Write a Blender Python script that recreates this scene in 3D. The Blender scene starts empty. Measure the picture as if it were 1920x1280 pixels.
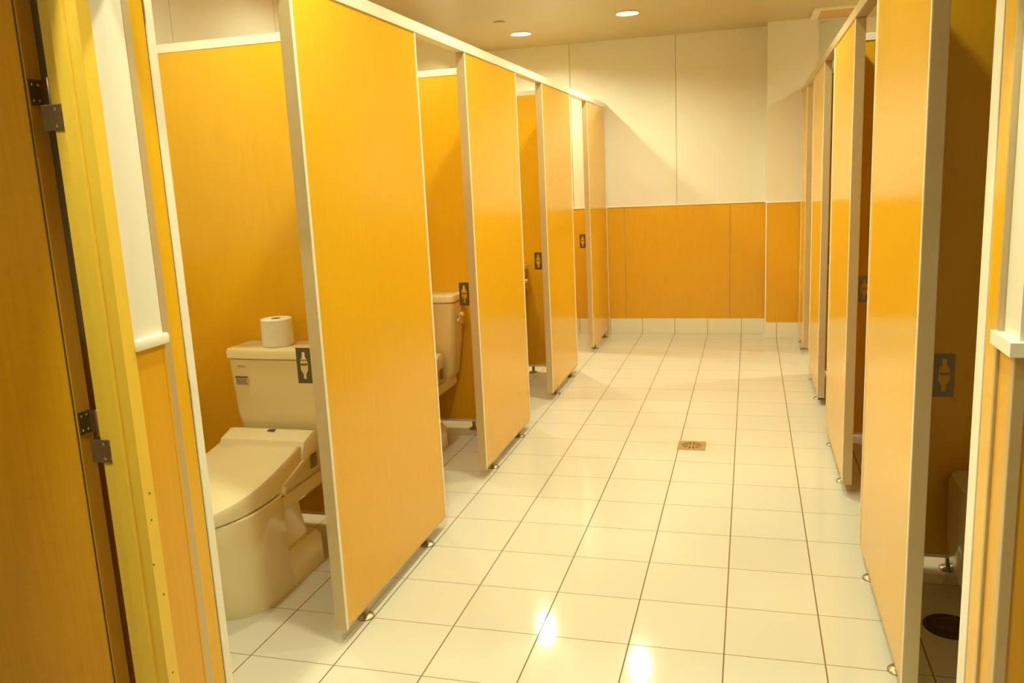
import bpy, bmesh, math, random
from mathutils import Matrix, Vector
random.seed(7)
PI = math.pi
sc = bpy.context.scene
C = sc.collection

# ------------------------------------------------------------------ camera, world, exposure
cam = bpy.data.cameras.new('camera'); camo = bpy.data.objects.new('camera', cam); C.objects.link(camo)
cam.sensor_width = 36.0; cam.lens = 1583.12 * 36.0 / 1920.0; cam.clip_start = 0.05
def cam_matrix(px, yw, rl):
    return Matrix.Rotation(yw, 3, 'Z') @ Matrix.Rotation(px, 3, 'X') @ Matrix.Rotation(rl, 3, 'Z')
CM = cam_matrix(math.radians(79.02818), math.radians(15.99683), math.radians(-2.72769)).to_4x4()
CM.translation = (0.97011, -2.18914, 1.49914)
camo.matrix_world = CM
sc.camera = camo
world = bpy.data.worlds.new('world'); sc.world = world; world.use_nodes = True
world.node_tree.nodes['Background'].inputs[0].default_value = (0.9, 0.6, 0.25, 1)
world.node_tree.nodes['Background'].inputs[1].default_value = 0.02
sc.view_settings.view_transform = 'Standard'; sc.view_settings.look = 'None'
sc.view_settings.gamma = 1.0; sc.view_settings.use_curve_mapping = False
sc.view_settings.exposure = 0.08
LAMP_COLOR = (1.0, 1.02, 0.68)
LAMP_POWER = 960.0
ZC = 2.66                                   # ceiling height
LAMPS = [  # x, y, relative output, label
    (0.08, 4.45, 1.1, 'round recessed downlight in the ceiling over the middle of the aisle near the far wall'),
    (-0.86, 4.90, 1.1, 'round recessed downlight in the ceiling above the farthest left stall'),
    (0.08, 2.95, 0.65, 'recessed downlight over the aisle beside the third left stall opening'),
    (0.08, 1.45, 0.65, 'recessed downlight over the aisle beside the second left stall opening'),
    (0.08, -0.05, 0.95, 'recessed downlight over the aisle by the nearest left stall opening'),
    (-0.90, 3.14, 0.5, 'added unseen fill downlight above the third left stall'),  # added out of view to lift the brightness of the third stall
    (-0.92, 2.05, 0.5, 'added unseen fill downlight above the second left stall'),  # unseen lamp, put in to brighten the second stall
    (-0.92, 0.50, 0.55, 'added unseen fill downlight above the nearest left stall and its toilet'),  # added for the brightness of the toilet and the divider behind it
    (0.95, 2.30, 1.0, 'recessed downlight over the right of the aisle by the second right panel'),
    (0.95, 0.65, 0.45, 'added unseen fill downlight over the right of the aisle by the nearest right panel'),  # extra lamp in the right row, added to brighten the left panels
    (0.95, -1.00, 0.8, 'recessed downlight in the lobby ceiling before the header'),
    (-0.15, -1.50, 0.9, 'added unseen fill downlight in the lobby ceiling in front of the side door'),  # added to light the camera-facing sides of door leaf and jamb
    (-1.35, -2.00, 0.6, 'added unseen fill downlight in the room behind the side door'),  # invented lamp that brightens the face of the open door leaf
    (2.45, 4.60, 1.2, 'recessed downlight above the far right stall'),
]

# ------------------------------------------------------------------ materials
def new_mat(name):
    m = bpy.data.materials.new(name); m.use_nodes = True
    return m, m.node_tree, m.node_tree.nodes['Principled BSDF']
def nd(nt, t, **k):
    n = nt.nodes.new(t)
    for a, v in k.items(): setattr(n, a, v)
    return n
def plain(name, col, rough=0.5, metal=0.0, coat=0.0, noise=0.0, nscale=20.0, bump=0.0, spec=0.5):
    m, nt, b = new_mat(name)
    b.inputs['Base Color'].default_value = (*col, 1); b.inputs['Roughness'].default_value = rough
    b.inputs['Metallic'].default_value = metal; b.inputs['Coat Weight'].default_value = coat
    b.inputs['Specular IOR Level'].default_value = spec
    if noise or bump:
        tc = nd(nt, 'ShaderNodeTexCoord'); no = nd(nt, 'ShaderNodeTexNoise')
        no.inputs['Scale'].default_value = nscale; no.inputs['Detail'].default_value = 4
        nt.links.new(tc.outputs['Object'], no.inputs['Vector'])
        if noise:
            r = nd(nt, 'ShaderNodeValToRGB')
            r.color_ramp.elements[0].position = .3; r.color_ramp.elements[1].position = .7
            r.color_ramp.elements[0].color = (*[c * (1 - noise) for c in col], 1)
            r.color_ramp.elements[1].color = (*[min(1, c * (1 + noise)) for c in col], 1)
            nt.links.new(no.outputs['Fac'], r.inputs[0]); nt.links.new(r.outputs[0], b.inputs['Base Color'])
        if bump:
            bp = nd(nt, 'ShaderNodeBump'); bp.inputs['Strength'].default_value = bump; bp.inputs['Distance'].default_value = .002
            nt.links.new(no.outputs['Fac'], bp.inputs['Height']); nt.links.new(bp.outputs[0], b.inputs['Normal'])
    return m
def wood(name, c0, c1, rough=0.16, spec=0.5):
    m, nt, b = new_mat(name)
    tc = nd(nt, 'ShaderNodeTexCoord')
    mp = nd(nt, 'ShaderNodeMapping'); mp.inputs['Scale'].default_value = (90, 90, 5)
    n1 = nd(nt, 'ShaderNodeTexNoise'); n1.inputs['Scale'].default_value = 1.0; n1.inputs['Detail'].default_value = 3
    mp2 = nd(nt, 'ShaderNodeMapping'); mp2.inputs['Scale'].default_value = (14, 14, 120)
    n2 = nd(nt, 'ShaderNodeTexNoise'); n2.inputs['Scale'].default_value = 1.0; n2.inputs['Detail'].default_value = 2
    mx = nd(nt, 'ShaderNodeMath', operation='MULTIPLY_ADD'); mx.inputs[1].default_value = .35
    nt.links.new(tc.outputs['Object'], mp.inputs[0]); nt.links.new(mp.outputs[0], n1.inputs['Vector'])
    nt.links.new(tc.outputs['Object'], mp2.inputs[0]); nt.links.new(mp2.outputs[0], n2.inputs['Vector'])
    nt.links.new(n2.outputs['Fac'], mx.inputs[0]); nt.links.new(n1.outputs['Fac'], mx.inputs[2])
    r = nd(nt, 'ShaderNodeValToRGB')
    r.color_ramp.elements[0].position = .42; r.color_ramp.elements[1].position = .95
    r.color_ramp.elements[0].color = (*c0, 1); r.color_ramp.elements[1].color = (*c1, 1)
    nt.links.new(mx.outputs[0], r.inputs[0]); nt.links.new(r.outputs[0], b.inputs['Base Color'])
    b.inputs['Roughness'].default_value = rough; b.inputs['Specular IOR Level'].default_value = spec
    return m
def tile_mat(name, col, grout, pitch=0.3, axes=('X', 'Y'), w=(0.0045, 0.003), rough=0.1):
    m, nt, b = new_mat(name)
    tc = nd(nt, 'ShaderNodeTexCoord'); sp = nd(nt, 'ShaderNodeSeparateXYZ')
    nt.links.new(tc.outputs['Object'], sp.inputs[0])
    masks = []; cells = []
    for a, ww in zip(axes, w):
        dv = nd(nt, 'ShaderNodeMath', operation='DIVIDE'); dv.inputs[1].default_value = pitch
        nt.links.new(sp.outputs[a], dv.inputs[0])
        ad = nd(nt, 'ShaderNodeMath', operation='ADD'); ad.inputs[1].default_value = .5
        nt.links.new(dv.outputs[0], ad.inputs[0])
        fr = nd(nt, 'ShaderNodeMath', operation='FRACT'); nt.links.new(ad.outputs[0], fr.inputs[0])
        su = nd(nt, 'ShaderNodeMath', operation='SUBTRACT'); su.inputs[1].default_value = .5; nt.links.new(fr.outputs[0], su.inputs[0])
        ab = nd(nt, 'ShaderNodeMath', operation='ABSOLUTE'); nt.links.new(su.outputs[0], ab.inputs[0])
        lt = nd(nt, 'ShaderNodeMath', operation='LESS_THAN'); lt.inputs[1].default_value = ww / pitch / 2
        nt.links.new(ab.outputs[0], lt.inputs[0]); masks.append(lt)
        fl = nd(nt, 'ShaderNodeMath', operation='FLOOR'); nt.links.new(dv.outputs[0], fl.inputs[0]); cells.append(fl)
    mask = masks[0].outputs[0]
    if len(masks) > 1:
        mm = nd(nt, 'ShaderNodeMath', operation='MAXIMUM'); nt.links.new(masks[0].outputs[0], mm.inputs[0]); nt.links.new(masks[1].outputs[0], mm.inputs[1]); mask = mm.outputs[0]
    cb = nd(nt, 'ShaderNodeCombineXYZ')
    for i, c in enumerate(cells): nt.links.new(c.outputs[0], cb.inputs[i])
    wn = nd(nt, 'ShaderNodeTexWhiteNoise'); nt.links.new(cb.outputs[0], wn.inputs['Vector'])
    rt = nd(nt, 'ShaderNodeValToRGB'); rt.color_ramp.elements[0].color = (*[c * .97 for c in col], 1); rt.color_ramp.elements[1].color = (*col, 1)
    nt.links.new(wn.outputs['Value'], rt.inputs[0])
    no = nd(nt, 'ShaderNodeTexNoise'); no.inputs['Scale'].default_value = 3.0; no.inputs['Detail'].default_value = 5
    nt.links.new(tc.outputs['Object'], no.inputs['Vector'])
    rr = nd(nt, 'ShaderNodeMapRange'); rr.inputs['To Min'].default_value = rough * .7; rr.inputs['To Max'].default_value = rough * 1.4
    nt.links.new(no.outputs['Fac'], rr.inputs[0])
    mixc = nd(nt, 'ShaderNodeMix', data_type='RGBA'); nt.links.new(mask, mixc.inputs['Factor'])
    nt.links.new(rt.outputs[0], mixc.inputs[6]); mixc.inputs[7].default_value = (*grout, 1)
    nt.links.new(mixc.outputs[2], b.inputs['Base Color'])
    mr = nd(nt, 'ShaderNodeMix'); nt.links.new(mask, mr.inputs['Factor']); nt.links.new(rr.outputs[0], mr.inputs[2]); mr.inputs[3].default_value = .8
    nt.links.new(mr.outputs[0], b.inputs['Roughness'])
    bp = nd(nt, 'ShaderNodeBump', invert=True); bp.inputs['Strength'].default_value = .3; bp.inputs['Distance'].default_value = .001
    nt.links.new(mask, bp.inputs['Height']); nt.links.new(bp.outputs[0], b.inputs['Normal'])
    return m
def emit(name, col, s):
    m, nt, b = new_mat(name)
    b.inputs['Base Color'].default_value = (0, 0, 0, 1)
    b.inputs['Emission Color'].default_value = (*col, 1); b.inputs['Emission Strength'].default_value = s
    return m
M = {}
M['wood'] = wood('panel_laminate', (.79, .432, .013), (.825, .46, .016), .17)
M['wains'] = wood('wainscot_laminate', (.71, .365, .013), (.76, .40, .018), .28)
M['door'] = wood('door_laminate', (.70, .33, .010), (.76, .38, .014), .25)
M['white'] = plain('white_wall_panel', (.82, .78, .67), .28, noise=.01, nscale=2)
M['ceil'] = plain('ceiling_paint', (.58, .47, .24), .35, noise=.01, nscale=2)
M['trim'] = plain('cream_trim', (.88, .83, .70), .35, noise=.01)
M['alu'] = plain('champagne_aluminium', (.58, .46, .26), .38, metal=.35, noise=.02, nscale=40)
M['gap'] = plain('dark_joint', (.12, .08, .03), .8, noise=.05)
M['floor'] = tile_mat('polished_floor_tile', (.68, .65, .55), (.20, .12, .05), rough=.075)
M['btile'] = tile_mat('baseboard_tile', (.84, .79, .64), (.30, .2, .08), axes=('X', 'Y'), rough=.2)
M['ceramic'] = plain('glazed_ceramic', (.90, .80, .50), .07, noise=.008, nscale=5, coat=.3)
M['plastic'] = plain('ivory_plastic', (.93, .85, .58), .22, noise=.008, nscale=8)
M['chrome'] = plain('chrome', (.85, .82, .76), .08, metal=1.0, noise=.01)
M['steel'] = plain('brushed_steel', (.36, .29, .19), .35, metal=.9, noise=.06, nscale=60)
M['plate'] = plain('satin_latch_steel', (.11, .075, .03), .4, metal=.3, noise=.04, nscale=60)
M['bronze'] = plain('bronze_hinge_steel', (.30, .21, .11), .38, metal=.8, noise=.06, nscale=50)
M['paper'] = plain('toilet_paper', (.88, .84, .74), .9, noise=.02, nscale=60, bump=.15)
M['core'] = plain('cardboard_core', (.35, .24, .12), .9, noise=.05)
M['frame'] = plain('yellow_painted_steel', (.83, .555, .06), .35, noise=.02, nscale=30, bump=.1)
M['dark'] = plain('dark_print', (.10, .06, .03), .6, noise=.05)
M['label'] = plain('label_paper', (.74, .66, .48), .5, noise=.03)
M['brass'] = plain('drain_metal', (.62, .46, .22), .3, metal=.8, noise=.06, nscale=40)
M['drainhole'] = plain('drain_recess', (.04, .02, .008), .7, noise=.05)
M['cover'] = plain('dark_drain_lid', (.06, .035, .02), .35, metal=.3, noise=.1, nscale=30)
M['rim'] = plain('downlight_rim', (.62, .42, .18), .35, metal=.3, noise=.02)
M['reflector'] = plain('downlight_reflector', (.9, .88, .82), .3, noise=.01)
BULB = {p: emit('downlight_bulb', LAMP_COLOR, LAMP_POWER * p) for p in sorted({l[2] for l in LAMPS})}
M['rubber'] = plain('dark_rubber', (.04, .03, .02), .6, noise=.05)

# ------------------------------------------------------------------ mesh helpers
def box(bm, x0, x1, y0, y1, z0, z1, bev=0.0, seg=2):
    vs = [bm.verts.new(p) for p in ((x0,y0,z0),(x1,y0,z0),(x1,y1,z0),(x0,y1,z0),(x0,y0,z1),(x1,y0,z1),(x1,y1,z1),(x0,y1,z1))]
    fs = [bm.faces.new([vs[i] for i in f]) for f in ((0,3,2,1),(4,5,6,7),(0,1,5,4),(1,2,6,5),(2,3,7,6),(3,0,4,7))]
    if bev > 0:
        es = list({e for f in fs for e in f.edges})
        bmesh.ops.bevel(bm, geom=es, offset=bev, segments=seg, affect='EDGES', profile=.5)
def loft(bm, rings, cap0=True, cap1=True, close=True):
    vr = [[bm.verts.new(p) for p in r] for r in rings]
    n = len(vr[0])
    for a, b in zip(vr[:-1], vr[1:]):
        for i in range(n if close else n - 1):
            j = (i + 1) % n
            bm.faces.new((a[i], a[j], b[j], b[i]))
    if cap0: bm.faces.new(list(reversed(vr[0])))
    if cap1: bm.faces.new(vr[-1])
def lathe(bm, prof, seg=28, c=(0, 0, 0), axis='Z', cap0=True, cap1=True):
    rings = []
    for r, h in prof:
        ring = []
        for i in range(seg):
            a = 2 * PI * i / seg
            p = (r * math.cos(a), r * math.sin(a), h)
            if axis == 'X': p = (h, r * math.cos(a), r * math.sin(a))
            if axis == 'Y': p = (r * math.sin(a), h, r * math.cos(a))
            ring.append((c[0] + p[0], c[1] + p[1], c[2] + p[2]))
        rings.append(ring)
    loft(bm, rings, cap0, cap1)
def tube(bm, pts, r, seg=10):
    pts = [Vector(p) for p in pts]; rings = []; up = Vector((0, 0, 1))
    for i, p in enumerate(pts):
        d = (pts[min(i + 1, len(pts) - 1)] - pts[max(i - 1, 0)]).normalized()
        s = d.cross(up)
        if s.length < 1e-3: s = d.cross(Vector((0, 1, 0)))
        s.normalize(); t = s.cross(d)
        rings.append([p + (s * math.cos(2 * PI * k / seg) + t * math.sin(2 * PI * k / seg)) * r for k in range(seg)])
    loft(bm, rings)
def prism(bm, poly, axis, a, b, holes=()):
    """extrude a 2D polygon (with holes) along an axis"""
    def P(u, v, h): return {'X': (h, u, v), 'Y': (u, h, v), 'Z': (u, v, h)}[axis]
    edges = []
    for loop in [poly] + list(holes):
        vs = [bm.verts.new(P(u, v, a)) for u, v in loop]
        edges += [bm.edges.new((vs[i], vs[(i + 1) % len(vs)])) for i in range(len(vs))]
    r = bmesh.ops.triangle_fill(bm, edges=edges, use_beauty=True)
    fs = [g for g in r['geom'] if isinstance(g, bmesh.types.BMFace)]
    if a != b:
        e = bmesh.ops.extrude_face_region(bm, geom=fs)
        vs = [g for g in e['geom'] if isinstance(g, bmesh.types.BMVert)]
        d = Vector(P(0, 0, b)) - Vector(P(0, 0, a))
        bmesh.ops.translate(bm, verts=vs, vec=d)
def circle(cx, cy, r, n=32): return [(cx + r * math.cos(2 * PI * i / n), cy + r * math.sin(2 * PI * i / n)) for i in range(n)]
def obj(name, bm, mat, parent=None, smooth=False, loc=None, mats=None):
    bmesh.ops.recalc_face_normals(bm, faces=bm.faces)
    me = bpy.data.meshes.new(name); bm.to_mesh(me); bm.free()
    for m in (mats or [mat]): me.materials.append(m)
    o = bpy.data.objects.new(name, me); C.objects.link(o)
    if smooth:
        for p in me.polygons: p.use_smooth = True
        me.set_sharp_from_angle(angle=math.radians(40))
    if parent: o.parent = parent
    if loc: o.location = loc
    return o
def BM(): return bmesh.new()
def B(*a, **k):
    bm = BM(); box(bm, *a, **k); return bm
def tag(o, label, cat, group=None, kind=None):
    o['label'] = label; o['category'] = cat
    if group: o['group'] = group
    if kind: o['kind'] = kind
    return o
def thing(name, label, cat, loc=(0, 0, 0), group=None, kind=None):
    o = bpy.data.objects.new(name, None); C.objects.link(o); o.location = loc; o.empty_display_size = .1
    return tag(o, label, cat, group, kind)
def dup(root, loc, label, group=None):
    r = root.copy(); C.objects.link(r); r.location = loc; r['label'] = label
    if group: r['group'] = group
    for ch in list(root.children):
        c = ch.copy(); C.objects.link(c); c.parent = r
        for g in list(ch.children):
            d = g.copy(); C.objects.link(d); d.parent = c
    return r

# ------------------------------------------------------------------ setting
XL, XR = -0.31, 1.385            # aisle faces of the stall fronts
TH = 0.04                        # panel thickness
XLW, XRW = -1.56, 2.72           # outer side walls
YF = 5.69                        # far wall
ZW, ZB = 1.185, 0.14             # wainscot and baseboard tops
S = 'structure'
YN = -0.65                       # near face of the wall that opens into the aisle
YB = -3.6                        # wall behind the camera
tag(obj('floor', B(-3.2, 3.4, YB - .1, YF + .1, -.1, 0), M['floor']), 'glossy cream tiled floor with thin dark grout lines', 'floor', kind=S)
bm = BM()
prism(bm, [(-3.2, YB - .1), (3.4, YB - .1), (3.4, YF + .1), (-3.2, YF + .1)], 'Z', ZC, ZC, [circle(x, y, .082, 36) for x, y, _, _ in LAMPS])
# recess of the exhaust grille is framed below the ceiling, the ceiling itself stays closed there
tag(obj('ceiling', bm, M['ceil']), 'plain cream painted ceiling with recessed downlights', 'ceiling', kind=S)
def wall(name, label, bmw, wains=None, cap=None, base=None):
    w = tag(obj(name, bmw, M['white']), label, 'wall', kind=S)
    if wains: obj('wainscot', wains, M['wains'], w)
    if cap: obj('cap_rail', cap, M['trim'], w, smooth=True)
    return w
# far wall: white boards above, wood below, boards divided by narrow seams
def boards(bm, cuts, y0, y1, z0, z1, g=.0025):
    for a, b in zip(cuts[:-1], cuts[1:]): box(bm, a + g / 2, b - g / 2, y0, y1, z0, z1)
bw = BM(); box(bw, XLW - .1, XRW + .1, YF + .012, YF + .1, 0, ZC + .2)
boards(bw, [XLW, -.622, .329, 1.28, 2.2, XRW], YF, YF + .012, ZW, ZC, .005)
bn = BM(); boards(bn, [XLW, -1.1, -.149, .798, 1.101, 1.9, XRW], YF - .004, YF + .012, ZB, ZW, .004)
wf = wall('wall_far', 'far wall with cream upper boards above orange wood wainscot', bw, bn, B(XLW, 1.101, YF - .012, YF + .005, ZW - .004, ZW + .008, bev=.003))
tag(obj('baseboard_far', B(XLW, 1.101, YF - .014, YF + .01, 0, ZB, bev=.002), M['btile']), 'cream tile baseboard along the far wall', 'baseboard', kind=S)
# column in the far right corner
YC = 5.48
bw = B(1.101, 1.50, YC, YF + .05, ZW, ZC)
cw = wall('wall_column', 'shallow cream column standing out at the right of the far wall', bw,
          B(1.105, 1.50, YC - .004, YF, ZB, ZW), B(1.095, 1.50, YC - .010, YF, ZW - .004, ZW + .008, bev=.003))
obj('corner_trim', B(1.098, 1.110, YC - .008, YC + .006, ZB, ZW, bev=.002), M['trim'], cw)
tag(obj('baseboard_column', B(1.096, 1.50, YC - .014, YF, 0, ZB, bev=.002), M['btile']), 'cream tile baseboard at the foot of the column', 'baseboard', kind=S)
# side walls behind the stalls
def boards_y(bm, cuts, x0, x1, z0, z1, g=.005):
    for a, b in zip(cuts[:-1], cuts[1:]): box(bm, x0, x1, a + g / 2, b - g / 2, z0, z1)
bw = BM(); box(bw, XLW - .1, XLW - .012, -.6, YF + .1, 0, ZC + .2); boards_y(bw, [-.52, .40, 1.29, 2.2, 3.1, 4.1, 5.13, YF], XLW - .012, XLW, ZW, ZC)
bn = BM(); boards_y(bn, [-.52, .9, 1.9, 2.9, 3.9, 4.8, YF], XLW - .012, XLW + .004, ZB, ZW, .004)
wall('wall_left', 'left outer wall of cream boards behind the left stalls', bw, bn, B(XLW - .005, XLW + .012, -.5, YF, ZW - .004, ZW + .008, bev=.003))
bw = BM(); box(bw, XRW + .012, XRW + .1, -.7, YF + .1, 0, ZC + .2); boards_y(bw, [-.52, .40, 1.29, 2.2, 3.1, 4.1, 5.13, YF], XRW, XRW + .012, ZW, ZC)
bn = BM(); boards_y(bn, [-.52, .9, 1.9, 2.9, 3.9, 4.8, YF], XRW - .004, XRW + .012, ZB, ZW, .004)
wall('wall_right', 'right outer wall of cream boards behind the right stalls', bw, bn, B(XRW - .012, XRW + .005, -.5, YF, ZW - .004, ZW + .008, bev=.003))

# left pier: short wall between the side door and the stalls, also closing the stall on the near side
YP = -.603                        # end of the white strip
bw = BM(); box(bw, -.386, -.30, -.722, YP, 0, ZC + .1); box(bw, -3.1, -.386, -.64, -.52, 0, ZC + .1)
wl = wall('wall_near_left', 'cream wall strip with wood wainscot between the side door and the left stalls', bw,
     B(-.31, -.296, -.708, YP - .012, 0, ZW - .012), B(-.31, -.284, -.708, YP + .002, ZW - .014, ZW + .010, bev=.004))
bm = BM(); box(bm, -3.1, -.46, -.652, -.638, 0, ZW - .012)
obj('lobby_wainscot', bm, M['wains'], wl)
obj('edge_strip', B(-.31, -.2955, YP - .011, YP - .002, 0, ZW - .012, bev=.001), M['wains'], wl)
# right pier, a convex corner with a cap rail that wraps around it
XN = 1.40
bw = B(XN, 3.2, YN, -.56, 0, ZC + .1)
bn = BM(); prism(bn, [(XN - .005, -.562), (XN - .005, YN - .006), (3.2, YN - .006), (3.2, YN + .004), (XN + .004, YN + .004), (XN + .004, -.562)], 'Z', 0, ZW - .012)
bc = BM(); prism(bc, [(XN - .018, -.545), (XN - .018, YN - .018), (3.2, YN - .018), (3.2, YN + .002), (XN + .002, YN + .002), (XN + .002, -.545)], 'Z', ZW - .014, ZW + .010)
wr = wall('wall_near_right', 'cream wall corner with wood wainscot and wrapping cap rail at the right edge', bw, bn, bc)
obj('corner_trim', B(XN - .0085, XN + .012, YN - .0095, YN + .010, 0, ZW - .014, bev=.002), M['alu'], wr)
# header over the opening between lobby and aisle
tag(obj('wall_header', B(-.42, XN + .02, -.69, -.57, 2.0, ZC + .1), M['white']), 'cream header wall over the opening into the aisle', 'wall', kind=S)
# lobby walls behind and beside the camera
bw = BM(); box(bw, -3.1, 3.3, YB - .1, YB, 0, ZC + .1)
wall('wall_lobby_back', 'cream lobby wall behind the camera', bw, B(-3.1, 3.3, YB - .01, YB + .006, 0, ZW - .012), B(-3.1, 3.3, YB - .01, YB + .016, ZW - .014, ZW + .01, bev=.004))
bw = B(3.2, 3.3, YB, YN, 0, ZC + .1)
wall('wall_lobby_right', 'cream lobby wall at the far right', bw, B(3.192, 3.21, YB, YN, 0, ZW - .012), B(3.184, 3.21, YB, YN, ZW - .014, ZW + .01, bev=.004))
bw = B(-3.2, -3.1, YB, -.5, 0, ZC + .1)
wall('wall_lobby_left', 'cream wall of the room behind the side door', bw, B(-3.11, -3.092, YB, -.5, 0, ZW - .012), None)
bw = BM(); box(bw, -.42, -.30, YB, -1.72, 0, ZC + .1); box(bw, -.42, -.30, -1.72, -.735, 2.08, ZC + .1)
wall('wall_lobby_side', 'cream lobby wall holding the side door opening', bw, B(-.31, -.294, YB, -1.72, 0, ZW - .012), None)

# side door frame of folded steel, yellow paint, with a rebate and a stop
def frame_profile(ym, s):          # plan outline, s=+1 for the far jamb; ym is the plane of the reveal
    return [(-.388, ym + s * .040), (-.388, ym + s * .007), (-.354, ym + s * .007), (-.354, ym - s * .005), (-.325, ym - s * .005), (-.322, ym + s * .003), (-.314, ym + s * .003),
            (-.311, ym - s * .001), (-.290, ym - s * .001), (-.290, ym + s * .034), (-.300, ym + s * .034), (-.300, ym + s * .040)]
bm = BM()
prism(bm, frame_profile(-.742, 1), 'Z', 0, 2.08); prism(bm, frame_profile(-1.713, -1), 'Z', 0, 2.08)
box(bm, -.388, -.290, -1.745, -.71, 2.05, 2.10)
fr = tag(obj('trim_1', bm, M['frame']), 'yellow painted steel door frame with stepped jamb', 'door frame', kind=S)
# dents where the paint is chipped
bm = BM()
for z, y in ((.86, -.728), (.80, -.733), (.62, -.726), (.43, -.731), (.70, -.744)):
    lathe(bm, [(.0022, 0), (.0022, .0012)], 8, (-.2902, y + .004, z), 'X')
obj('paint_chip', bm, M['dark'], fr)
# door leaf, opened at right angles into the other room
dr = thing('door_1', 'orange wood door leaf standing open at the left edge, hung on steel hinges', 'door', (-.452, -.708, 0), kind=S)
obj('leaf', B(-.95, 0, -.020, .020, .012, 2.045, bev=.001), M['door'], dr)
obj('lipping', B(-.0015, .003, -.0205, .0205, .012, 2.045, bev=.0008), M['door'], dr)
obj('joint', B(-.004, .0008, -.0212, -.0200, .012, 2.045), M['dark'], dr)
for z in (1.690, .985):
    h = obj('hinge', B(.0028, .0055, -.0190, .0185, z, z + .052, bev=.0012), M['bronze'], dr)
    bm = BM(); lathe(bm, [(.0065, z - .055), (.0078, z - .052), (.0078, z + .052), (.005, z + .056)], 14, (.0400, .0020, 0))
    obj('hinge_pin', bm, M['steel'], h, smooth=True)
    bm = BM(); box(bm, .005, .040, .0115, .0142, z, z + .052); obj('hinge_arm', bm, M['bronze'], h)
    bm = BM(); box(bm, .040, .098, -.0308, -.0278, z - .055, z - .003, bev=.0012); box(bm, .0385, .0415, -.030, .002, z - .055, z - .003)
    obj('hinge_plate', bm, M['bronze'], h)
    for dx, dz in ((.072, -.012), (.090, -.012), (.072, -.045), (.090, -.045)):
        bm = BM(); lathe(bm, [(.0032, -.0308), (.002, -.0322)], 10, (dx, 0, z + dz), 'Y'); obj('screw', bm, M['chrome'], h, smooth=True)
    for dy, dz in ((-.009, .010), (.006, .010), (-.009, .042), (.006, .042)):
        bm = BM(); lathe(bm, [(.0032, .0054), (.002, .0068)], 10, (0, dy, z + dz), 'X'); obj('screw', bm, M['chrome'], h, smooth=True)

# ------------------------------------------------------------------ stall fronts
ZP0, ZP1, ZR = 0.05, 2.078, 2.122
def foot_bm(y, s):
    bm = BM(); cx = -s * TH / 2
    lathe(bm, [(.031, 0), (.031, .004), (.027, .008), (.014, .011), (.011, .013), (.011, ZP0 + .004)], 24, (cx, y, 0)); return bm
def latch_bm(s, y):
    """thin steel plate with a bottle-shaped cut-out"""
    bm = BM(); x0 = -s * (TH + .027)
    w, h = .0245, .057
    out = [(x0 - w, .95 - h), (x0 + w, .95 - h), (x0 + w, .95 + h), (x0 - w, .95 + h)]
    half = [(.0055, -.043), (.0055, -.028), (.0135, -.013), (.0135, .013), (.010, .022), (.0058, .028), (.0058, .043)]
    hole = [(x0 + a, .95 + b) for a, b in half] + [(x0 - a, .95 + b) for a, b in reversed(half)]
    prism(bm, out, 'Y', y, y + .003, [hole]); return bm
def latch_bar_bm(s, y):
    x0 = -s * (TH + .027); bm = BM()
    box(bm, x0 - .0138, x0 + .0138, y + .0003, y + .0027, .9535, .9565)
    for k in range(5): box(bm, x0 - .009 + k * .004, x0 - .0065 + k * .004, y - .0004, y + .0005, .9495, .9545)
    return bm
def front_panel(side, y0, y1, label, f0=.18, f1=.19):
    s = 1 if side == 'L' else -1                      # +1: aisle lies towards +x
    X = XL if side == 'L' else XR
    t = thing('stall_front_panel', label, 'partition panel', (X, 0, 0), 'stall front panels')
    xa, xb = sorted((-s * TH, 0))
    obj('board', B(xa + .001, xb - .001, y0 + .008, y1 - .008, ZP0 + .006, ZP1), M['wood'], t)
    for ya, yb in ((y0, y0 + .010), (y1 - .010, y1)):
        bm = BM(); box(bm, xa, xb, ya, yb, ZP0, ZP1, bev=.0012)
        obj('end_cap', bm, M['alu'], t)
        a2, b2 = sorted((s * .0018, -s * .004))
        yy = (ya + .001, yb + .004) if ya == y0 else (ya - .004, yb - .001)
        obj('edge_lip', B(a2, b2, yy[0], yy[1], ZP0, ZP1, bev=.0006), M['trim'], t)
        yj = ya + .0085 if ya == y0 else yb - .0105
    obj('bottom_trim', B(xa + .0005, xb - .0005, y0 + .010, y1 - .010, ZP0, ZP0 + .008), M['alu'], t)
    for y in (y0 + f0, y1 - f1): obj('foot', foot_bm(y, s), M['steel'], t, smooth=True)
    lp = obj('latch_plate', latch_bm(s, y0 + .004), M['plate'], t)
    obj('latch_bar', latch_bar_bm(s, y0 + .004), M['dark'], lp)
    return t
LP = [(.122, 1.095), (1.695, 2.605), (3.225, 4.10), (4.79, 5.672)]
RP = [(.128, 1.095), (1.735, 2.66), (3.265, 4.14), (4.82, 5.45)]
ordn = ['nearest', 'second', 'third', 'farthest']
for i, (a, b) in enumerate(LP):
    front_panel('L', a, b, 'tall orange wood stall front panel, %s of the four along the left side' % ordn[i])
for i, (a, b) in enumerate(RP):
    front_panel('R', a, b, 'tall orange wood stall front panel, %s of the four along the right side' % ordn[i], f1=.19 if i < 3 else .14)
for side, X, s, ye in (('left', XL, 1, YF - .012), ('right', XR, -1, YC - .006)):
    xa, xb = sorted((X - s * (TH + .004), X + s * .004))
    bm = BM(); box(bm, xa, xb, -.565, ye, ZP1 + .0005, ZR, bev=.002)
    t = thing('head_rail', 'long pale aluminium head rail along the tops of the %s stall fronts' % side, 'rail', (0, 0, 0))
    obj('rail_bar', bm, M['alu'] if side == 'right' else M['trim'], t)
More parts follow.
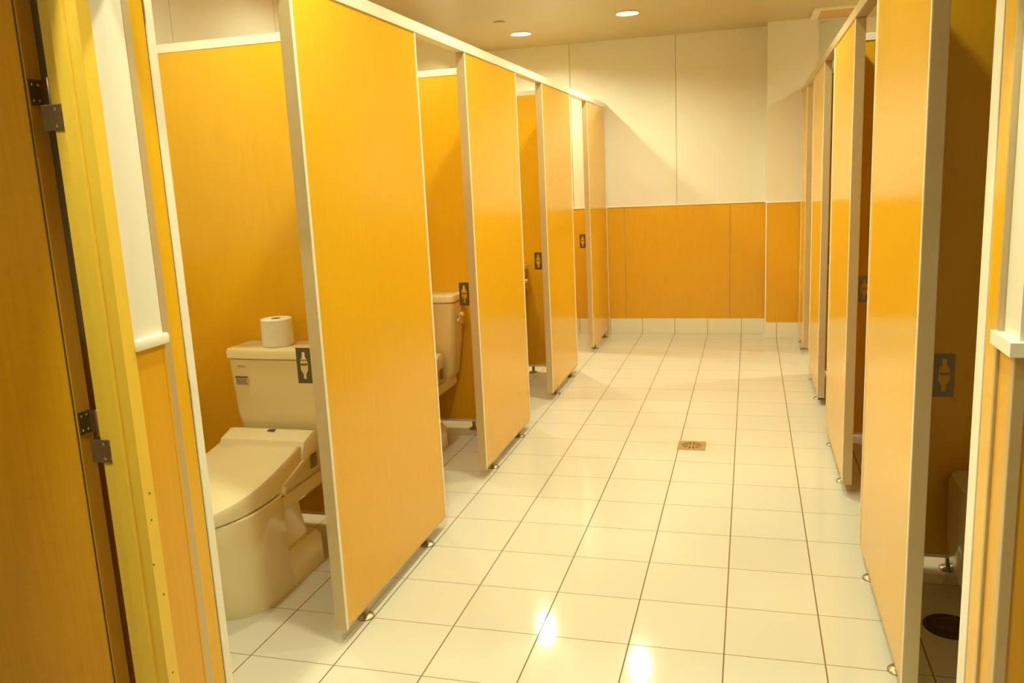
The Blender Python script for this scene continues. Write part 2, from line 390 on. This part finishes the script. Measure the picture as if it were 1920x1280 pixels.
# narrow filler panels beside the first openings
def filler(side, y0, ya, y1, yb, label):
    s = 1 if side == 'left' else -1; X = -.30 if side == 'left' else 1.39
    t = thing('stall_filler_panel', label, 'partition panel', (X, 0, 0))
    xa, xb = sorted((-s * .044, 0))
    obj('board', B(xa + .002, xb - .003, ya, y1, 0.0, ZP1), M['wood'], t)
    obj('wall_channel', B(xa, xb, y0, ya, 0, ZP1, bev=.001), M['alu'], t)
    obj('end_cap', B(xa, xb, y1 + .003, yb, 0, ZP1, bev=.0015), M['trim'], t)
    obj('joint', B(xa + .004, xb - .004, y1, y1 + .003, 0, ZP1), M['gap'], t)
filler('left', -.601, -.578, -.532, -.503, 'narrow orange filler panel between the cream wall strip and the nearest left stall opening')
filler('right', -.559, -.548, -.478, -.420, 'narrow orange filler panel between the right wall corner and the nearest right stall opening')

# ------------------------------------------------------------------ dividers between stalls
def divider(side, y, label):
    xa, xb = (XLW, XL - TH) if side == 'L' else (XR + TH, XRW)
    t = thing('stall_divider', label, 'partition panel', (0, y, 0), 'stall dividers')
    obj('board', B(xa, xb, -.015, .015, .062, 2.084), M['wood'], t)
    obj('top_trim', B(xa, xb, -.018, .018, 2.082, 2.118, bev=.002), M['trim'], t)
    obj('bottom_trim', B(xa, xb, -.017, .017, .050, .064, bev=.001), M['trim'], t)
    for x in ((XL - .34, XLW + .3) if side == 'L' else (XR + .30, XRW - .3)):
        bm = BM(); lathe(bm, [(.031, 0), (.031, .004), (.027, .008), (.014, .011), (.011, .013), (.011, .052)], 24, (x, 0, 0))
        obj('foot', bm, M['steel'], t, smooth=True)
divs = ['between the first and second %s stalls, behind the nearest front panel', 'between the second and third %s stalls, behind the second front panel', 'between the third and fourth %s stalls, behind the third front panel']
DY = [1.035, 2.535, 4.035]
for i, y in enumerate(DY): divider('L', y, 'orange wood stall divider ' + divs[i] % 'left')
for i, y in enumerate(DY): divider('R', y, 'orange wood stall divider ' + divs[i] % 'right')

# ------------------------------------------------------------------ toilets
def dring(yf, yb, w, z, n=40, p=2.4, back=.06):
    """D-shaped plan: rounded front at yf (towards -y), squarer back at yb"""
    ym = yf + min(.28, (yb - yf) * .62); pts = []
    for i in range(n):
        a = PI + PI * i / (n - 1)
        ca, sa = math.cos(a), math.sin(a)
        x = w * math.copysign(abs(ca) ** (2 / p), ca); y = ym + (ym - yf) * math.copysign(abs(sa) ** (2 / p), sa)
        pts.append((x, y, z))
    k = 6
    for i in range(1, k + 1):
        a = PI / 2 * i / k
        pts.append((w - back * (1 - math.cos(a)), yb - back + back * math.sin(a), z))
    for i in range(0, k):
        a = PI / 2 * (1 - i / k)
        pts.append((-w + back * (1 - math.cos(a)), yb - back + back * math.sin(a), z))
    return pts
def rrect(x0, x1, y0, y1, z, r=.03, n=6, bow=0.0):
    pts = []
    for cx, cy, a0 in ((x1 - r, y0 + r, -PI / 2), (x1 - r, y1 - r, 0), (x0 + r, y1 - r, PI / 2), (x0 + r, y0 + r, PI)):
        for i in range(n + 1):
            a = a0 + PI / 2 * i / n
            pts.append([cx + r * math.cos(a), cy + r * math.sin(a), z])
    # bowed front: extra points along y0 edge
    fr = []
    xa, xb = x0 + r, x1 - r
    for i in range(1, 8):
        u = i / 8; fr.append([xa + (xb - xa) * u, y0, z])
    pts += fr
    xm, hw = (x0 + x1) / 2, (x1 - x0) / 2
    for p in pts:
        if p[1] < (y0 + y1) / 2: p[1] -= bow * (1 - ((p[0] - xm) / hw) ** 2)
    return [tuple(p) for p in pts]
def make_toilet(loc, label):
    """local frame: x=0 on the centre line, y=0 at the divider face, toilet faces -y"""
    t = thing('toilet', label, 'toilet', loc, 'toilets in the left stalls')
    YT = -.195                                        # tank front
    # bowl: skirted front, recessed trapway, plinth, rear shelf
    bm = BM()
    loft(bm, [dring(-.848, -.545, .222, 0, back=.02), dring(-.852, -.545, .222, .012, back=.02), dring(-.865, -.545, .214, .10, back=.02), dring(-.882, -.545, .208, .20, back=.02),
              dring(-.905, -.545, .206, .30, back=.02), dring(-.915, -.545, .206, .347, back=.02), dring(-.914, -.545, .204, .368, back=.02)])
    loft(bm, [rrect(-.221, .221, -.57, -.31, 0, .015), rrect(-.215, .215, -.57, -.31, .115, .015), rrect(-.198, .198, -.57, -.318, .135, .015)])
    loft(bm, [rrect(-.186, .186, -.60, -.345, .12, .02), rrect(-.180, .180, -.60, -.358, .17, .03), rrect(-.178, .178, -.60, -.368, .22, .03), rrect(-.178, .178, -.60, -.378, .27, .03), rrect(-.182, .182, -.60, -.385, .31, .03)])
    loft(bm, [rrect(-.185, .185, -.57, -.05, .290, .02), rrect(-.198, .198, -.57, -.03, .305, .02), rrect(-.198, .198, -.57, -.03, .354, .02)])
    obj('bowl', bm, M['ceramic'], t, smooth=True)
    # tank and lid
    bm = BM()
    loft(bm, [rrect(-.165, .200, -.17, -.02, .350, .05, bow=.004), rrect(-.185, .222, -.182, -.016, .385, .045, bow=.006), rrect(-.212, .246, -.192, -.012, .58, .035, bow=.010), rrect(-.223, .256, YT, -.010, .808, .030, bow=.012)])
    tk = obj('tank', bm, M['ceramic'], t, smooth=True)
    bm = BM()
    loft(bm, [rrect(-.223, .256, YT - .002, -.008, .811, .030, bow=.014), rrect(-.230, .263, YT - .008, -.006, .815, .030, bow=.014), rrect(-.230, .263, YT - .008, -.006, .842, .030, bow=.014),
              rrect(-.226, .259, YT - .004, -.008, .850, .028, bow=.014), rrect(-.212, .245, YT + .012, -.020, .854, .025, bow=.012)])
    obj('tank_lid', bm, M['ceramic'], t, smooth=True)
    # maker's mark on the tank
    cu = bpy.data.curves.new('maker_mark', 'FONT'); cu.body = 'TOTO'; cu.size = .0125; cu.extrude = .0003; cu.align_x = 'CENTER'; cu.space_character = 1.1
    dg = bpy.data.objects.new('tmp', cu); C.objects.link(dg)
    bpy.context.view_layer.update()
    me = bpy.data.meshes.new_from_object(dg.evaluated_get(bpy.context.evaluated_depsgraph_get())); bpy.data.objects.remove(dg)
    me.name = 'maker_mark'; me.materials.clear(); me.materials.append(M['dark'])
    mo = bpy.data.objects.new('maker_mark', me); C.objects.link(mo); mo.parent = tk; mo.location = (-.150, YT - .0065, .774); mo.rotation_euler = (PI / 2 + .012, 0, 0)
    # flush lever on the right end of the tank
    bm = BM()
    lathe(bm, [(.022, .236), (.022, .248), (.015, .252), (.013, .262), (.017, .264), (.017, .278), (.012, .284)], 20, (.014, -.125, .735), 'X')
    tube(bm, [(.272, -.125, .735), (.276, -.145, .725), (.280, -.175, .715), (.280, -.19, .713)], .006)
    lathe(bm, [(.010, .232), (.010, .258), (.014, .260), (.014, .272), (.008, .275)], 16, (0, -.10, .690), 'X')
    obj('flush_lever', bm, M['chrome'], t, smooth=True)
    # electric seat base at the back
    bm = BM()
    def base_ring(sc_, z0, z1):
        return None
    sec = []
    for x in (-.200, -.193, 0, .187, .194):
        e = .012 if (x > .19 or x < -.195) else 0.0
        sec.append([(x, -.205 - e, .355 + e), (x, -.205 - e, .46), (x, -.235, .524 - e), (x, -.262, .529 - e), (x, -.335 + e, .506 - e), (x, -.37 + e, .44), (x, -.53 + e, .395), (x, -.56 + e, .355 + e)])
    loft(bm, sec)
    sb = obj('seat_base', bm, M['plastic'], t, smooth=True)
    bm = BM()
    for k in range(7): box(bm, .1935, .1955, -.315, -.262, .388 + k * .0085, .3915 + k * .0085)
    obj('vent_slit', bm, M['dark'], sb)
    obj('top_label', B(-.012, .020, -.278, -.258, .5265, .5295), M['plate'], sb)
    for sg in (1, -1):
        bm = BM(); lathe(bm, [(.017, .184 * sg), (.017, .200 * sg), (.013, .203 * sg)], 16, (0, -.525, .372), 'X'); obj('pivot_cap', bm, M['plastic'], sb, smooth=True)
    # closed lid: flat wedge sloping forward, thick skirt around
    def outline(y):                                    # half width along the seat
        y0, y1 = -.975, -.36
        u = (y - y0) / (y1 - y0)
        if u >= .55: return .194 - .010 * (u - .55) / .45
        return .194 * (1 - ((.55 - u) / .55) ** 2.3) ** (1 / 2.0)
    def topz(y):
        u = (y + .36) / -.615
        return .502 - .090 * (max(0, u) ** 0.85)
    ys = [-.36 - .615 * (1 - math.cos(PI / 2 * i / 24)) ** .0 * (i / 24) for i in range(25)]
    ys = [-.36 - .615 * math.sin(PI / 2 * i / 24) for i in range(25)]
    bm = BM(); rings = []
    right = [(max(outline(y), .0), y) for y in ys]
    loop = [(w, y) for w, y in right] + [(-w, y) for w, y in reversed(right[:-1])]
    def lring(shr, dz, absz=None):
        r = []
        for x, y in loop:
            cx, cy = 0, -.62
            xx = x * (1 - shr / .2); yy = cy + (y - cy) * (1 - shr / .3)
            r.append((xx, yy, (topz(y) + dz) if absz is None else absz(y)))
        return r
    botz = lambda y: .369 + .0 * y
    skz = lambda y: max(.383, .395 + (y + .62) * .12 if y > -.62 else .380 + (y + .62) * .03)
    rings = [lring(.012, 0, botz), lring(.002, 0, lambda y: .373), lring(0, 0, skz), lring(.0, -.012), lring(.004, -.003), lring(.012, 0)]
    loft(bm, rings)
    obj('seat_lid', bm, M['plastic'], t, smooth=True)
    return t
XT = -.920
tl = ['cream toilet with a paper roll on its tank, lid closed, in nearest left stall',
      'cream toilet in the second left stall, seen in part through the second door opening',
      'cream toilet in the third left stall, almost hidden behind the second front panel']
t1 = make_toilet((XT, DY[0] - .017, 0), tl[0])
for i in (1, 2): dup(t1, (XT, DY[i] - .017, 0), tl[i])
# sticker only on the nearest tank
tk1 = [c for c in t1.children if c.name.startswith('tank') and 'lid' not in c.name][0]
st = obj('sticker', B(-.181, -.122, -.2085, -.2065, .700, .738), M['label'], tk1)
st.rotation_euler = (0, 0, 0)
bm = BM(); box(bm, -.181, -.123, -.2092, -.2080, .732, .7375)
rr = random.Random(3)
for k in range(6):
    z = .726 - k * .0045; x = -.177
    while x < -.130:
        l = rr.uniform(.004, .011); box(bm, x, min(x + l, -.125), -.2092, -.2083, z, z + .0024); x += l + .0018
obj('print', bm, M['dark'], st)
# paper roll on the tank lid
pr = thing('toilet_paper_roll', 'white toilet paper roll standing on the tank lid in the nearest left stall', 'toilet paper', (-.937, .900, .854))
bm = BM(); lathe(bm, [(.060, 0), (.064, .003), (.0645, .06), (.064, .112), (.061, .1145), (.021, .1145), (.0205, .10)], 40, (0, 0, 0), cap1=False)
obj('paper', bm, M['paper'], pr, smooth=True)
bm = BM(); lathe(bm, [(.0206, .02), (.0206, .1138), (.0192, .1138), (.0192, .021)], 28, (0, 0, 0), cap0=False, cap1=True)
obj('core', bm, M['core'], pr, smooth=True)

# ------------------------------------------------------------------ fixture and drain lid in the nearest right stall
u = thing('urinal', 'low pale ceramic urinal with chrome valve in the dark nearest right stall', 'urinal', (1.805, .865, 0))
bm = BM()
loft(bm, [rrect(-.105, .105, -.10, .14, 0, .07, bow=.02), rrect(-.135, .135, -.13, .145, .05, .08, bow=.03), rrect(-.150, .150, -.14, .150, .16, .08, bow=.03), rrect(-.152, .152, -.135, .15, .30, .07, bow=.025),
          rrect(-.150, .150, -.125, .15, .375, .06, bow=.02), rrect(-.140, .140, -.110, .145, .392, .05, bow=.02)])
ub = obj('body', bm, M['ceramic'], u, smooth=True)
bm = BM(); pts = [(.105 * math.cos(a), -.163 - .006 * math.sin(a), .185 + .145 * math.sin(a)) for a in [2 * PI * i / 40 for i in range(40)]]
tube(bm, pts + pts[:1], .008, 8)
obj('bowl_rim', bm, M['cover'], ub, smooth=True)
bm = BM(); lathe(bm, [(.05, .388), (.048, .400), (.022, .412), (.016, .42), (.016, .455), (.026, .46), (.028, .485), (.018, .50), (.012, .502)], 24, (-.035, -.02, 0))
tube(bm, [(-.035, -.02, .46), (-.035, -.06, .462), (-.035, -.085, .458)], .010)
obj('flush_valve', bm, M['chrome'], u, smooth=True)
dl = thing('drain_cover', 'round dark drain cover lying on the floor of the nearest right stall', 'drain cover', (1.604, .60, 0))
bm = BM(); lathe(bm, [(.080, 0), (.080, .003), (.074, .006), (.070, .005), (.0, .005)], 36, (0, 0, 0), cap1=False)
obj('lid', bm, M['cover'], dl, smooth=True)
bm = BM(); lathe(bm, [(.050, .0045), (.050, .0066), (.046, .0066), (.046, .0045)], 36, (0, 0, 0), cap0=False, cap1=False)
obj('ring', bm, M['plate'], dl, smooth=True)

# ------------------------------------------------------------------ floor drain in the aisle
fd = thing('floor_drain', 'square metal floor drain with a radial slot pattern in the middle of the aisle', 'drain', (.668, 2.365, 0))
bm = BM(); sq = [(-.075, -.075), (.075, -.075), (.075, .075), (-.075, .075)]
prism(bm, sq, 'Z', -.004, .0035, [circle(0, 0, .0575, 40)])
obj('frame', bm, M['brass'], fd)
bm = BM(); slots = []
for ring_r, n, w, l in ((.037, 12, .0085, .030), (.012, 4, .0060, .010)):
    for k in range(n):
        a = 2 * PI * (k + .5) / n; ca, sa = math.cos(a), math.sin(a); e = .35
        q = [(-l / 2, -w / 2 * .5), (l / 2, -w / 2 * 1.3), (l / 2, w / 2 * 1.3), (-l / 2, w / 2 * .5)]
        slots.append([((ring_r + p) * ca - v * sa, (ring_r + p) * sa + v * ca) for p, v in q])
prism(bm, circle(0, 0, .0565, 40), 'Z', -.002, .0025, slots)
obj('grate', bm, M['brass'], fd)
bm = BM(); lathe(bm, [(.057, .0003), (.057, .0012)], 32); obj('sump', bm, M['drainhole'], fd)

# ------------------------------------------------------------------ ceiling fittings
dl_first = None
for x, y, pw, lab in LAMPS:
    if dl_first is None:
        t = thing('ceiling_downlight', lab, 'ceiling light', (x, y, ZC), 'recessed downlights')
        bm = BM(); lathe(bm, [(.080, .004), (.080, -.004), (.084, -.007), (.090, -.006), (.093, 0)], 40, cap0=False, cap1=False)
        obj('trim_ring', bm, M['rim'], t, smooth=True)
        bm = BM(); lathe(bm, [(.081, .0), (.078, .016), (.062, .034), (.045, .040)], 40, cap0=False, cap1=True)
        obj('reflector', bm, M['reflector'], t, smooth=True)
        bm = BM(); lathe(bm, [(.046, .033), (.044, .027), (.034, .0225), (.018, .0205), (.004, .020)], 28, cap0=True, cap1=True)
        obj('bulb', bm, BULB[pw], t, smooth=True)
        dl_first = t
    else:
        r = dup(dl_first, (x, y, ZC), lab)
        for c in r.children:
            if c.name.startswith('bulb') and BULB[pw] != c.data.materials[0]:
                c.data = c.data.copy(); c.data.materials[0] = BULB[pw]
ev = thing('ceiling_vent', 'square exhaust grille with pale frame in the ceiling at the far right', 'vent', (1.64, 5.30, ZC))
bm = BM(); a, b_ = .21, .155
prism(bm, [(-a, -a - .07), (a, -a - .07), (a, a + .07), (-a, a + .07)], 'Z', -.014, 0, [[(-b_, -b_ - .07), (b_, -b_ - .07), (b_, b_ + .07), (-b_, b_ + .07)]])
obj('frame', bm, M['trim'], ev)
obj('backing', B(-b_, b_, -b_ - .07, b_ + .07, -.002, -.0005), M['core'], ev)
bm = BM()
for k in range(15):
    y = -b_ - .05 + k * .031
    loft(bm, [[(-b_, y, -.003), (-b_, y + .016, -.012), (-b_, y + .018, -.011), (-b_, y + .002, -.002)], [(b_, y, -.003), (b_, y + .016, -.012), (b_, y + .018, -.011), (b_, y + .002, -.002)]])
obj('grille', bm, M['rim'], ev)
cc = tag(obj('ceiling_disc', BM(), M['ceil']), 'small flat round disc on the ceiling beside the far left downlight', 'ceiling fitting')
bm = BM(); lathe(bm, [(.045, 0), (.045, -.006), (.040, -.010), (.0, -.011)], 28, cap0=True, cap1=False)
bm.to_mesh(cc.data); bm.free(); cc.location = (-.87, 4.30, ZC)
for p in cc.data.polygons: p.use_smooth = True
